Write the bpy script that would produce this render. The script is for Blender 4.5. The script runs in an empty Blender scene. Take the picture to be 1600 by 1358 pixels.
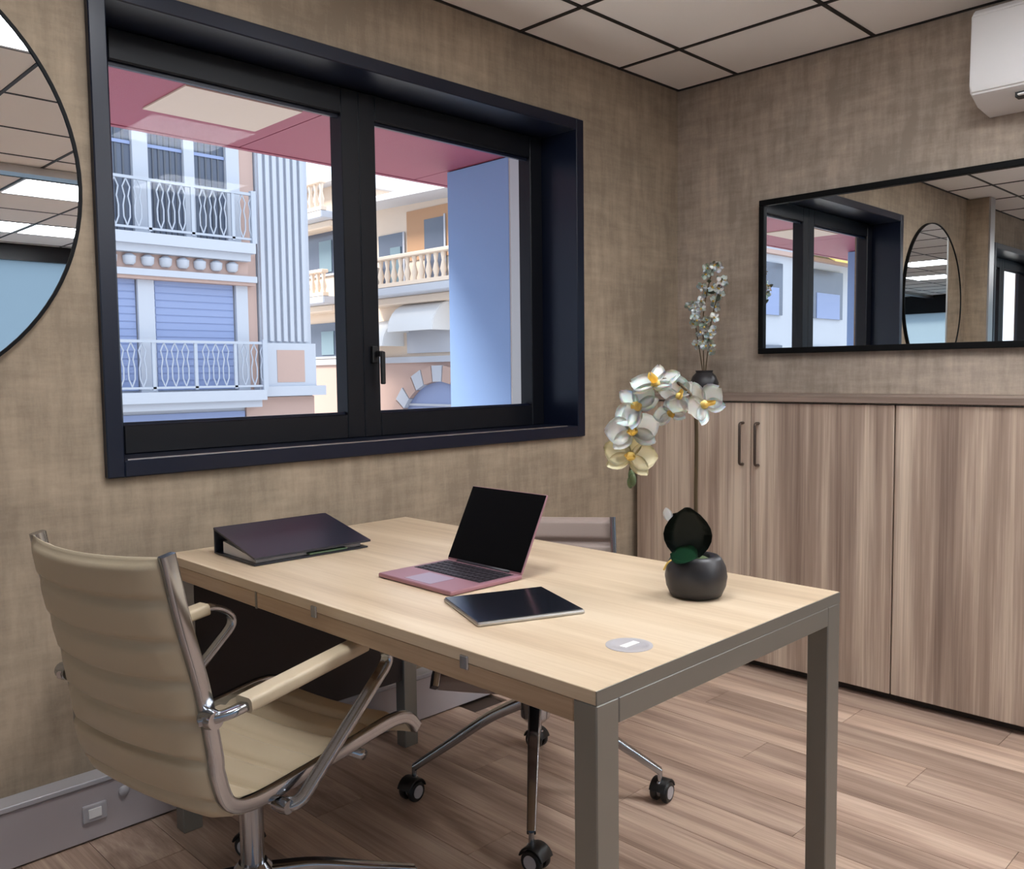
import bpy, bmesh, math, random
from mathutils import Vector, Matrix
random.seed(7)
S = bpy.context.scene
COL = S.collection
PI = math.pi

# ------------------------------------------------------------------ camera
CAM = (-3.488, -2.4, 1.2); YAW, PITCH, ROLL, FPX = 0.782, -0.070, -0.012, 1377.5
def cam_axes():
    cy, sy, cp, sp = math.cos(YAW), math.sin(YAW), math.cos(PITCH), math.sin(PITCH)
    f = Vector((sy*cp, cy*cp, sp)); r = Vector((cy, -sy, 0)); u = r.cross(f)
    cr, sr = math.cos(ROLL), math.sin(ROLL)
    return cr*r + sr*u, -sr*r + cr*u, f
r_, u_, f_ = cam_axes()
cd = bpy.data.cameras.new('camera'); cam = bpy.data.objects.new('camera', cd); COL.objects.link(cam)
cd.sensor_fit = 'HORIZONTAL'; cd.sensor_width = 36; cd.lens = FPX/1600*36; cd.clip_start = .02; cd.clip_end = 300
m = Matrix((r_, u_, -f_)).transposed().to_4x4(); m.translation = CAM; cam.matrix_world = m
S.camera = cam

# ------------------------------------------------------------------ world, light, exposure
SKY_STRENGTH = 1.35
LED_STRENGTH = 18.0
w = bpy.data.worlds.new('world'); S.world = w; w.use_nodes = True
bg = w.node_tree.nodes['Background']
bg.inputs[0].default_value = (.74, .86, 1.0, 1); bg.inputs[1].default_value = SKY_STRENGTH
sd = bpy.data.lights.new('sun', 'SUN'); sd.energy = 4.5; sd.angle = math.radians(18); sd.color = (1, .93, .82)
sun = bpy.data.objects.new('sun', sd); COL.objects.link(sun)
sun.rotation_euler = Vector((.62, -.35, -.75)).to_track_quat('-Z', 'Y').to_euler()
S.view_settings.view_transform = 'Standard'; S.view_settings.look = 'None'
S.view_settings.gamma = 1; S.view_settings.use_curve_mapping = False; S.view_settings.exposure = 0.66

# ------------------------------------------------------------------ helpers
def srgb(r, g, b):
    def c(v):
        v /= 255
        return v/12.92 if v <= .04045 else ((v+.055)/1.055)**2.4
    return (c(r), c(g), c(b), 1)

def setp(o, label=None, cat=None, group=None, kind=None):
    if label: o['label'] = label
    if cat: o['category'] = cat
    if group: o['group'] = group
    if kind: o['kind'] = kind
    return o

def thing(name, label, cat, loc=(0, 0, 0), rz=0, group=None, kind=None):
    o = bpy.data.objects.new(name, None); COL.objects.link(o)
    o.empty_display_size = .1; o.location = loc; o.rotation_euler = (0, 0, rz)
    return setp(o, label, cat, group, kind)

def obj(name, bm, mat, parent=None, smooth=False, loc=None, sharp=None):
    me = bpy.data.meshes.new(name)
    bmesh.ops.recalc_face_normals(bm, faces=bm.faces[:])
    bm.to_mesh(me); bm.free()
    if smooth:
        me.polygons.foreach_set('use_smooth', [True]*len(me.polygons))
        if sharp: me.set_sharp_from_angle(angle=math.radians(sharp))
    o = bpy.data.objects.new(name, me); COL.objects.link(o)
    me.materials.append(mat)
    if parent: o.parent = parent
    if loc: o.location = loc
    return o

def inst(src, parent=None, loc=None, rot=None, scale=None):
    o = src.copy(); COL.objects.link(o); o.parent = parent
    if loc is not None: o.location = loc
    if rot is not None: o.rotation_euler = rot
    if scale is not None: o.scale = scale
    return o

def B(): return bmesh.new()

def box(bm, lo, hi, bev=0, seg=2, M=None):
    lo, hi = Vector(lo), Vector(hi)
    vs = []
    for x in (lo.x, hi.x):
        for y in (lo.y, hi.y):
            for z in (lo.z, hi.z):
                v = Vector((x, y, z))
                vs.append(bm.verts.new(M @ v if M else v))
    q = [(0,1,3,2), (4,6,7,5), (0,4,5,1), (2,3,7,6), (0,2,6,4), (1,5,7,3)]
    fs = [bm.faces.new([vs[i] for i in f]) for f in q]
    if bev:
        es = list({e for f in fs for e in f.edges})
        bmesh.ops.bevel(bm, geom=es, offset=bev, segments=seg, affect='EDGES', profile=.5)
    return bm

def bx(lo, hi, bev=0, seg=2, M=None): return box(B(), lo, hi, bev, seg, M)

def frames(pts, up0=None):
    pts = [Vector(p) for p in pts]; n = len(pts); T = []
    for i in range(n):
        a = pts[max(i-1, 0)]; b = pts[min(i+1, n-1)]
        T.append((b-a).normalized())
    up = Vector(up0) if up0 else (Vector((0, 0, 1)) if abs(T[0].z) < .9 else Vector((1, 0, 0)))
    out = []
    nrm = (up - T[0]*up.dot(T[0])).normalized()
    for i in range(n):
        nrm = (nrm - T[i]*nrm.dot(T[i])).normalized()
        out.append((pts[i], nrm, T[i].cross(nrm)))
    return out

def sweep(bm, pts, prof, up0=None, closed_prof=True, caps=True, scales=None):
    """sweep a 2D profile [(n,b)] along pts"""
    rings = []
    for i, (p, n, b) in enumerate(frames(pts, up0)):
        s = scales[i] if scales else 1
        rings.append([bm.verts.new(p + n*a*s + b*c*s) for a, c in prof])
    k = len(prof)
    for i in range(len(rings)-1):
        for j in range(k):
            bm.faces.new((rings[i][j], rings[i][(j+1) % k], rings[i+1][(j+1) % k], rings[i+1][j]))
    if caps:
        bm.faces.new(rings[0][::-1]); bm.faces.new(rings[-1])
    return bm

def circ(r, k=10): return [(r*math.cos(2*PI*i/k), r*math.sin(2*PI*i/k)) for i in range(k)]
def rrect(a, b, r, k=3):
    out = []
    for cx, cy, a0 in ((a-r, b-r, 0), (-a+r, b-r, PI/2), (-a+r, -b+r, PI), (a-r, -b+r, 1.5*PI)):
        for i in range(k+1):
            t = a0 + PI/2*i/k
            out.append((cx+r*math.cos(t), cy+r*math.sin(t)))
    return out
def tube(bm, pts, r, k=10, scales=None): return sweep(bm, pts, circ(r, k), scales=scales)

def lathe(bm, prof, k=32, M=None, cap0=True, cap1=True):
    rings = []
    for r, z in prof:
        ring = []
        for i in range(k):
            v = Vector((r*math.cos(2*PI*i/k), r*math.sin(2*PI*i/k), z))
            ring.append(bm.verts.new(M @ v if M else v))
        rings.append(ring)
    for a, b in zip(rings, rings[1:]):
        for i in range(k):
            bm.faces.new((a[i], a[(i+1) % k], b[(i+1) % k], b[i]))
    if cap0: bm.faces.new(rings[0][::-1])
    if cap1: bm.faces.new(rings[-1])
    return bm

def smooth_path(pts, n=8):
    """Catmull-Rom through pts"""
    P = [Vector(p) for p in pts]; P = [P[0]*2-P[1]] + P + [P[-1]*2-P[-2]]
    out = []
    for i in range(1, len(P)-2):
        a, b, c, d = P[i-1:i+3]
        for k in range(n):
            t = k/n
            out.append(.5*((2*b) + (c-a)*t + (2*a-5*b+4*c-d)*t*t + (-a+3*b-3*c+d)*t**3))
    out.append(P[-2]); return out

def fillet(pts, rad, k=5):
    """polyline with rounded inner corners"""
    P = [Vector(p) for p in pts]; out = [P[0]]
    for i in range(1, len(P)-1):
        r = rad[i] if isinstance(rad, (list, tuple)) else rad
        a = (P[i-1]-P[i]); b = (P[i+1]-P[i])
        d = min(r, a.length*.49, b.length*.49)
        p0 = P[i]+a.normalized()*d; p1 = P[i]+b.normalized()*d
        for j in range(k+1):
            t = j/k
            out.append(p0*(1-t)**2 + P[i]*2*t*(1-t) + p1*t*t)
    out.append(P[-1]); return out

# ------------------------------------------------------------------ materials
def mat(name, col, rough=.5, metal=0, spec=.5, coat=0, emit=None, es=0):
    m = bpy.data.materials.new(name); m.use_nodes = True
    b = m.node_tree.nodes['Principled BSDF']
    b.inputs['Base Color'].default_value = col; b.inputs['Roughness'].default_value = rough
    b.inputs['Metallic'].default_value = metal; b.inputs['Specular IOR Level'].default_value = spec
    b.inputs['Coat Weight'].default_value = coat
    if emit:
        b.inputs['Emission Color'].default_value = emit; b.inputs['Emission Strength'].default_value = es
    return m

class NT:
    def __init__(s, m): s.t = m.node_tree; s.b = s.t.nodes['Principled BSDF']
    def n(s, typ, **kw):
        nd = s.t.nodes.new(typ)
        for k, v in kw.items():
            if k.startswith('i_'):
                key = k[2:].replace('_', ' ')
                nd.inputs[int(key) if key.isdigit() else key].default_value = v
            else: setattr(nd, k, v)
        return nd
    def l(s, a, b): s.t.links.new(a, b)
    def ramp(s, fac, stops):
        r = s.n('ShaderNodeValToRGB')
        while len(r.color_ramp.elements) < len(stops): r.color_ramp.elements.new(.5)
        for e, (p, c) in zip(r.color_ramp.elements, stops): e.position = p; e.color = c
        s.l(fac, r.inputs[0]); return r.outputs[0]
    def coords(s, scale, kind='Object', rnd=0):
        tc = s.n('ShaderNodeTexCoord'); src = tc.outputs[kind]
        if rnd:
            oi = s.n('ShaderNodeObjectInfo')
            cm = s.n('ShaderNodeCombineXYZ')
            mu = s.n('ShaderNodeMath', operation='MULTIPLY'); mu.inputs[1].default_value = rnd
            s.l(oi.outputs['Random'], mu.inputs[0])
            for i in range(3): s.l(mu.outputs[0], cm.inputs[i])
            ad = s.n('ShaderNodeVectorMath', operation='ADD')
            s.l(src, ad.inputs[0]); s.l(cm.outputs[0], ad.inputs[1]); src = ad.outputs[0]
        mp = s.n('ShaderNodeMapping'); mp.inputs['Scale'].default_value = scale
        s.l(src, mp.inputs[0]); return mp.outputs[0]
    def noise(s, vec, scale, detail=4, rough=.6, dist=0):
        nz = s.n('ShaderNodeTexNoise'); nz.inputs['Scale'].default_value = scale
        nz.inputs['Detail'].default_value = detail; nz.inputs['Roughness'].default_value = rough
        nz.inputs['Distortion'].default_value = dist
        s.l(vec, nz.inputs['Vector']); return nz.outputs['Fac']
    def mix(s, fac, a, b, mode='MIX'):
        mx = s.n('ShaderNodeMix', data_type='RGBA', blend_type=mode)
        for sock, v in ((mx.inputs[0], fac), (mx.inputs[6], a), (mx.inputs[7], b)):
            if hasattr(v, 'is_linked'): s.l(v, sock)
            else: sock.default_value = v
        return mx.outputs[2]
    def math(s, op, a, b):
        mm = s.n('ShaderNodeMath', operation=op)
        for i, v in enumerate((a, b)):
            if hasattr(v, 'is_linked'): s.l(v, mm.inputs[i])
            else: mm.inputs[i].default_value = v
        return mm.outputs[0]
    def bump(s, h, strength=.3, dist=.002):
        bp = s.n('ShaderNodeBump'); bp.inputs['Strength'].default_value = strength; bp.inputs['Distance'].default_value = dist
        s.l(h, bp.inputs['Height']); s.l(bp.outputs[0], s.b.inputs['Normal'])

def wall_mat(name, base, var=.18, vax=2):
    m = mat(name, base, .75, spec=.25); t = NT(m)
    vert = t.noise(t.coords((1, 1, .16)), 26, 5, .65)
    horz = t.noise(t.coords((.16, .16, 1)), 30, 5, .65)
    blot = t.noise(t.coords((1, 1, 1)), 2.6, 4, .6, .6)
    fine = t.noise(t.coords((1, 1, 1)), 120, 3, .6)
    h = t.math('ADD', t.math('MULTIPLY', vert, .6), t.math('MULTIPLY', horz, .45))
    h = t.math('ADD', h, t.math('MULTIPLY', blot, .7)); h = t.math('ADD', h, t.math('MULTIPLY', fine, .12))
    d = [c*(1-var*1.5) for c in base[:3]] + [1]; e = [min(1, c*(1+var*1.9)) for c in base[:3]] + [1]
    h = t.math('MULTIPLY', h, .5)
    t.l(t.ramp(h, [(.41, d), (.48, base), (.57, e)]), t.b.inputs['Base Color'])
    t.bump(h, .35, .004)
    return m

def stripes_wood(name, cols, axis='z', sc=(9, 1), rough=.45, rnd=0, bump=.12, fine=1.0, spec=.35):
    """wood with long grain along an axis; cols dark->light"""
    m = mat(name, cols[1], rough, spec=spec); t = NT(m)
    a, b = sc
    def v(s, l): return {'x': (l, s, s), 'y': (s, l, s), 'z': (s, s, l)}[axis]
    broad = t.noise(t.coords(v(a, b), rnd=rnd), 1.0, 3, .55, .3)
    mid = t.noise(t.coords(v(a*4, b*2.2), rnd=rnd), 1.0, 5, .6, .4)
    fin = t.noise(t.coords(v(a*22, b*5), rnd=rnd), 1.0, 4, .65)
    h = t.math('ADD', t.math('MULTIPLY', broad, .55), t.math('MULTIPLY', mid, .33))
    h = t.math('ADD', h, t.math('MULTIPLY', fin, .22*fine))
    t.l(t.ramp(h, [(.42, cols[0]), (.55, cols[1]), (.68, cols[2])]), t.b.inputs['Base Color'])
    t.bump(fin, bump, .001)
    return m

M = {}
M['wall'] = wall_mat('plaster_wallcover', srgb(154, 137, 117), .14)
M['wall_lit'] = wall_mat('lit_wallcover', srgb(170, 154, 139), .15)  # same wallcover, colour lightened and greyed to imitate light on the right wall
M['pier'] = mat('grey_pier', srgb(120, 112, 102), .7)
M['cabinet'] = stripes_wood('cabinet_oak', [srgb(130, 110, 97), srgb(170, 148, 131), srgb(216, 197, 176)], 'z', (7.5, .4), .5, rnd=40)
M['cabinet_top'] = stripes_wood('cabinet_top_oak', [srgb(104, 88, 78), srgb(130, 112, 100), srgb(150, 132, 118)], 'y', (9, .6), .5)
M['plinth'] = mat('plinth_dark', srgb(70, 56, 48), .6)
M['table'] = stripes_wood('table_oak', [srgb(180, 156, 128), srgb(199, 177, 149), srgb(212, 193, 167)], 'y', (8, .7), .34, bump=.05)
M['table_edge'] = stripes_wood('table_edge', [srgb(150, 124, 98), srgb(172, 145, 118), srgb(190, 165, 138)], 'y', (8, .7), .4, bump=.05)
M['ceil'] = mat('ceiling_tile', srgb(242, 240, 238), .9, spec=.1)
t = NT(M['ceil']); t.bump(t.noise(t.coords((1, 1, 1)), 260, 2), .15, .001)
M['grid'] = mat('ceiling_grid_black', srgb(22, 20, 20), .5)
M['navy'] = mat('window_navy_paint', srgb(14, 20, 37), .3, spec=.4)
M['sash'] = mat('window_sash_black', srgb(12, 13, 19), .4, spec=.3)
M['alu'] = mat('aluminium', srgb(190, 188, 186), .32, metal=1)
M['steel'] = mat('table_steel', srgb(140, 140, 135), .42, metal=.75)
t = NT(M['steel']); t.bump(t.noise(t.coords((80, 80, 3)), 1, 3), .05, .0005)
M['handle'] = mat('handle_bronze', srgb(96, 82, 74), .35, metal=.8)
M['chrome'] = mat('chrome', srgb(176, 180, 186), .14, metal=1)
M['trunk'] = mat('trunking_grey', srgb(172, 163, 163), .5, metal=.1)
M['leather'] = mat('beige_leather', srgb(184, 168, 142), .42, spec=.4)
t = NT(M['leather']); t.bump(t.noise(t.coords((1, 1, 1)), 320, 3), .12, .0008)
M['taupe'] = mat('taupe_leather', srgb(150, 134, 126), .42, spec=.4)
t = NT(M['taupe']); t.bump(t.noise(t.coords((1, 1, 1)), 320, 3), .12, .0008)
M['black'] = mat('black_plastic', srgb(20, 19, 19), .45)
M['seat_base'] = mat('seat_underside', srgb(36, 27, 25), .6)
M['frame_black'] = mat('frame_black', srgb(9, 9, 10), .55, spec=.15)
M['mirror'] = mat('mirror_glass', (.93, .94, .94, 1), .0, metal=1)
M['white_pl'] = mat('white_plastic', srgb(225, 222, 220), .35)
M['binder'] = mat('binder_black', srgb(30, 33, 44), .3, spec=.6)
M['paper'] = mat('paper', srgb(214, 208, 205), .8)
M['green_tab'] = mat('green_tab', srgb(86, 112, 86), .7)
M['rose'] = mat('rose_aluminium', srgb(166, 122, 132), .4, metal=.4)
M['keys'] = mat('keys_dark', srgb(42, 38, 44), .45)
M['trackpad'] = mat('trackpad', srgb(160, 140, 158), .3, metal=.3)
M['screen'] = mat('screen_black', srgb(4, 4, 5), .5, spec=.1)
M['tablet_glass'] = mat('tablet_glass', srgb(22, 24, 30), .16)
M['pot'] = mat('pot_charcoal', srgb(42, 40, 42), .42)
M['leaf'] = mat('orchid_leaf', srgb(30, 74, 48), .35)
M['leaf_dk'] = mat('orchid_leaf_dark', srgb(18, 28, 22), .4)
M['stem'] = mat('orchid_stem', srgb(82, 66, 40), .6)
M['petal'] = mat('orchid_petal', srgb(253, 253, 248), .6)
M['petal'].node_tree.nodes['Principled BSDF'].inputs['Subsurface Weight'].default_value = .5
M['petal_y'] = mat('orchid_petal_cream', srgb(252, 243, 206), .6)
M['lip'] = mat('orchid_lip', srgb(228, 196, 110), .6)
M['bud'] = mat('orchid_bud', srgb(92, 108, 72), .6)
M['sprig_leaf'] = mat('sprig_leaf', srgb(120, 126, 108), .6)
M['socket'] = mat('socket_grey', srgb(170, 166, 168), .4)
M['led'] = mat('led_diffuser', (1, 1, 1, 1), .5, emit=(.94, .975, 1.02, 1), es=LED_STRENGTH)
M['soffit'] = mat('burgundy_soffit', srgb(142, 68, 88), .5)
M['soffit_panel'] = mat('soffit_beige_panel', srgb(196, 180, 168), .5)
M['ext_white'] = mat('facade_white', srgb(186, 190, 200), .8)
M['ext_pink'] = mat('facade_pink', srgb(186, 158, 148), .8)
M['ext_cream'] = mat('facade_cream', srgb(226, 208, 190), .8)
M['shutter'] = mat('shutter_blue', srgb(138, 152, 190), .6)
M['ext_glass'] = mat('facade_glass', srgb(86, 94, 112), .2)
M['iron'] = mat('railing_white_iron', srgb(176, 182, 194), .5)
M['iron_dk'] = mat('railing_dark_iron', srgb(84, 88, 98), .5)
M['terracotta'] = mat('terracotta_panel', srgb(190, 148, 114), .75)
M['roof'] = mat('roof_pale', srgb(214, 216, 222), .7)
M['teal'] = mat('teal_shade', srgb(112, 134, 146), .5)
M['awning'] = mat('awning_white', srgb(225, 225, 226), .7)
M['awning_y'] = mat('awning_yellow', srgb(236, 206, 110), .7)
M['pillar'] = mat('pillar_paint', srgb(128, 158, 206), .45)
M['pillar_gr'] = mat('pillar_grey', srgb(170, 170, 172), .6)
M['street'] = mat('street_paving', srgb(205, 200, 194), .9)
M['ext_wall'] = mat('own_facade', srgb(205, 200, 196), .8)
M['planter_leaf'] = mat('planter_leaf', srgb(62, 92, 66), .6)

def glass_mat(name, tint=(1, 1, 1, 1), refl=.004):
    m = bpy.data.materials.new(name); m.use_nodes = True; nt = m.node_tree; nt.nodes.clear()
    o = nt.nodes.new('ShaderNodeOutputMaterial'); mx = nt.nodes.new('ShaderNodeMixShader')
    tr = nt.nodes.new('ShaderNodeBsdfTransparent'); tr.inputs[0].default_value = tint
    gl = nt.nodes.new('ShaderNodeBsdfGlossy'); gl.inputs['Roughness'].default_value = 0
    lw = nt.nodes.new('ShaderNodeLayerWeight'); lw.inputs[0].default_value = .5
    pw = nt.nodes.new('ShaderNodeMath'); pw.operation = 'POWER'; pw.inputs[1].default_value = 5
    ad = nt.nodes.new('ShaderNodeMath'); ad.operation = 'MULTIPLY_ADD'; ad.inputs[1].default_value = .12; ad.inputs[2].default_value = refl
    nt.links.new(lw.outputs['Facing'], pw.inputs[0]); nt.links.new(pw.outputs[0], ad.inputs[0]); nt.links.new(ad.outputs[0], mx.inputs[0])
    nt.links.new(tr.outputs[0], mx.inputs[1]); nt.links.new(gl.outputs[0], mx.inputs[2])
    nt.links.new(mx.outputs[0], o.inputs[0]); return m
M['glass'] = glass_mat('window_glass')
def frosted(name):
    m = bpy.data.materials.new(name); m.use_nodes = True; nt = m.node_tree; nt.nodes.clear()
    o = nt.nodes.new('ShaderNodeOutputMaterial'); mx = nt.nodes.new('ShaderNodeMixShader'); mx.inputs[0].default_value = .72
    tr = nt.nodes.new('ShaderNodeBsdfTransparent'); tr.inputs[0].default_value = (.5, .56, .6, 1)
    tl = nt.nodes.new('ShaderNodeBsdfTranslucent'); tl.inputs[0].default_value = (.42, .48, .52, 1)
    nt.links.new(tr.outputs[0], mx.inputs[1]); nt.links.new(tl.outputs[0], mx.inputs[2]); nt.links.new(mx.outputs[0], o.inputs[0]); return m
M['frost'] = frosted('frosted_glass')

# floor planks: object-random tint
def floor_mat():
    m = stripes_wood('laminate_floor', [srgb(136, 113, 99), srgb(172, 147, 130), srgb(202, 179, 160)], 'y', (13, .9), .42, rnd=30, bump=.08)
    t = NT(m); oi = t.n('ShaderNodeObjectInfo')
    src = t.b.inputs['Base Color'].links[0].from_socket
    tint = t.ramp(oi.outputs['Random'], [(0, (.8, .79, .79, 1)), (.5, (.96, .95, .95, 1)), (1, (1.12, 1.1, 1.08, 1))])
    t.l(t.mix(1.0, src, tint, 'MULTIPLY'), t.b.inputs['Base Color'])
    return m
M['floor'] = floor_mat()

# ------------------------------------------------------------------ room shell
H = 2.485; XL, YB = -13.0, -7.0
WX0, WX1, WZ0, WZ1 = -2.62, -0.695, 0.934, 2.218      # window 1 casing outside
FX = .045                                              # casing width
def wall_with_holes(name, x0, x1, y0, y1, z0, z1, holes, material):
    bm = B(); x = x0
    for hx0, hx1, hz0, hz1 in sorted(holes):
        box(bm, (x, y0, z0), (hx0, y1, z1))
        box(bm, (hx0, y0, z0), (hx1, y1, hz0)); box(bm, (hx0, y0, hz1), (hx1, y1, z1)); x = hx1
    box(bm, (x, y0, z0), (x1, y1, z1))
    return obj(name, bm, material)
W2X0, W2X1 = -6.2, -4.5
wl = wall_with_holes('wall_left', XL-.2, .2, 0, .3, -.05, 3.0, [(W2X0, W2X1, WZ0+.02, WZ1-.02), (WX0+.02, WX1-.02, WZ0+.02, WZ1-.02)], M['wall'])
setp(wl, 'brown mottled wall around the dark framed window', 'wall', kind='structure')
setp(obj('wall_right', bx((0, YB-.2, -.05), (.2, 0, 3.0)), M['wall_lit']), 'brown mottled wall above the wooden cabinets', 'wall', kind='structure')
setp(obj('wall_side', bx((XL-.2, YB-.2, 2.17), (XL, 0, 3.0)), M['sash']), 'dark header over the glass partition at the far left end', 'wall', kind='structure')
rear = obj('wall_rear', bx((XL, YB-.12, 2.33), (0, YB, 3.0)), M['sash']); setp(rear, 'dark header over the frosted glass shopfront', 'wall', kind='structure')
sf = thing('door_1', 'frosted glass shopfront at the far end, seen in round mirror', 'glass wall', (0, YB, 0), kind='structure')
n = 10; wd = (0-XL)/n
for i in range(n):
    obj('pane', bx((XL+wd*i+.03, -.06, .08), (XL+wd*(i+1)-.03, -.045, 2.33)), M['frost'], sf)
for i in range(n+1):
    obj('glazing_bar', bx((XL+wd*i-.03, -.1, 0), (XL+wd*i+.03, -.01, 2.33)), M['sash'], sf)
obj('bottom_rail', bx((XL, -.1, 0), (0, -.01, .08)), M['sash'], sf)

sg = thing('door_2', 'frosted glass partition at the far left end, seen in the mirrors', 'glass wall', (XL, 0, 0), kind='structure')
for i in range(5):
    obj('pane', bx((-.06, -1.4*i-1.37, .08), (-.045, -1.4*i-.03, 2.17)), M['frost'], sg)
    obj('glazing_bar', bx((-.1, -1.4*i-.03, 0), (-.01, -1.4*i+.03 if i else 0, 2.17)), M['sash'], sg)
obj('bottom_rail', bx((-.1, -7, 0), (-.01, 0, .08)), M['sash'], sg)
pier = thing('wall_pier', 'narrow wall pier left of the round mirror', 'pier', (-3.93, 0, 0), kind='structure')
obj('pier_body', bx((-.05, -.16, .0), (.05, 0, H-.005)), M['wall'], pier)
obj('corner_trim', bx((-.052, -.172, 0), (.052, -.16, H-.005)), M['alu'], pier)

# floor of laminate planks laid towards the window wall
fl = thing('floor', 'brown laminate plank floor', 'floor', kind='structure')
obj('subfloor', bx((XL-.2, YB-.2, -.06), (.2, .3, -.012)), M['plinth'], fl)
PW, PL = .16, 1.21
pb = box(B(), (0, 0, -.012), (PW-.0016, PL-.0016, 0))
plank0 = obj('plank', pb, M['floor'], fl); first = True
nx = int(5.2/PW)+1
setp(obj('plank_field', bx((XL, YB, -.012), (-PW*nx, 0, 0)), M['floor'], fl), kind='stuff')
for i in range(nx):
    off = (i*0.437) % PL
    x = -PW*(i+1)
    y = 0-off if off > .05 else 0
    segs = []
    y = 0.0; ln = PL-off
    while y > YB:
        segs.append((y, ln)); y -= ln; ln = PL
    for (yy, l) in segs:
        if len(fl.children) > 299: break
        if abs(l-PL) < 1e-6 or l > .2:
            o = plank0 if first else inst(plank0, fl); first = False
            o.location = (x, yy-l, 0); o.scale = (1, l/PL, 1)

# ceiling of mineral tiles in a black grid
GX, GY = .441, .31
ce = thing('ceiling', 'grey white suspended ceiling tiles in a black grid', 'ceiling', (0, 0, H), kind='structure')
obj('ceiling_deck', bx((XL-.2, YB-.2, .10), (.2, .3, .16)), M['grid'], ce)
xs = [0]+[-GX-.6*i for i in range(30)]; xs = [x for x in xs if x > XL]+[XL]
ys = [0]+[-GY-.6*i for i in range(20)]; ys = [y for y in ys if y > YB]+[YB]
LED_TILES = [(-2.541, -1.21), (-1.341, -4.21), (-1.341, -6.01), (-.741, -6.01), (-1.341, -1.81), (-.741, -3.01), (-7.941, -1.81), (-9.741, -2.41)]  # panel behind camera along cabinet wall is added, unseen, to brighten that side
tile_cache = {}
for i in range(len(xs)-1):
    for j in range(len(ys)-1):
        cx, cy = (xs[i]+xs[i+1])/2, (ys[j]+ys[j+1])/2
        if any(abs(cx-a) < .1 and abs(cy-b) < .1 for a, b in LED_TILES): continue
        sx, sy = round(xs[i]-xs[i+1], 3)-.012, round(ys[j]-ys[j+1], 3)-.012
        if sx < .03 or sy < .03: continue
        key = (round(sx, 3), round(sy, 3))
        if key in tile_cache: inst(tile_cache[key], ce, (cx, cy, 0))
        else: tile_cache[key] = obj('ceiling_tile', bx((-sx/2, -sy/2, 0), (sx/2, sy/2, .015), .0025, 1), M['ceil'], ce, loc=(cx, cy, 0))
for x in xs: obj('grid_bar', bx((max(x, XL+.008)-.008 if x < 0 else -.014, YB, -.004), (x+.008 if x < 0 else 0, 0, .02)), M['grid'], ce)
for y in ys: obj('grid_bar', bx((XL, max(y-.008, YB) if y < 0 else -.014, -.003), (0, y+.008 if y < 0 else 0, .02)), M['grid'], ce)
led_names = ['square LED ceiling panel lit white above the desk end', 'square LED ceiling panel behind the camera, midway to the shopfront', 'square LED ceiling panel near the frosted shopfront, further from the cabinet wall', 'square LED ceiling panel near the frosted shopfront, closest to the cabinet wall', 'square LED ceiling panel between the desk end and the cabinets', 'added square LED ceiling panel, unseen, behind the camera along the cabinet wall', 'square LED ceiling panel beyond the pier, nearer the pier', 'square LED ceiling panel beyond the pier, furthest from the pier']
for (a, b), lab in zip(LED_TILES, led_names):
    t_ = thing('ceiling_light', lab, 'ceiling light', (a, b, H), group='square LED ceiling panels')
    fb = B()
    for lo, hi in (((-.294, -.294, -.004), (.294, -.274, .03)), ((-.294, .274, -.004), (.294, .294, .03)), ((-.294, -.274, -.004), (-.274, .274, .03)), ((.274, -.274, -.004), (.294, .274, .03))): box(fb, lo, hi)
    obj('frame', fb, M['white_pl'], t_)
    obj('diffuser', bx((-.274, -.274, 0), (.274, .274, .012)), M['led'], t_)
setp(obj('trim_1', bx((XL, -3.66, H-.05), (0, -3.54, H-.004)), M['alu']), 'aluminium partition track across the ceiling, seen in round mirror', 'track', kind='structure')

# trunking along the window wall
tk = thing('baseboard_left', 'grey metal cable trunking along the foot of the window wall', 'trunking', (0, 0, 0), kind='structure')
obj('trunking_body', bx((XL, -.058, .004), (-.37, 0, .15), .003, 1), M['trunk'], tk)
obj('trunking_lid', bx((XL, -.064, .15), (-.37, 0, .164), .002, 1), M['socket'], tk)
sk = obj('socket', bx((-2.735, -.066, .055), (-2.675, -.056, .1), .003), M['socket'], tk)
obj('socket_face', bx((-2.722, -.069, .066), (-2.69, -.065, .09), .001), M['white_pl'], sk)
obj('clip', lathe(B(), [(.013, 0), (.013, .006), (.008, .01)], 12, Matrix.Translation((-2.63, -.058, .108)) @ Matrix.Rotation(PI/2, 4, 'X')), M['socket'], tk, True, sharp=40)

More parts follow.
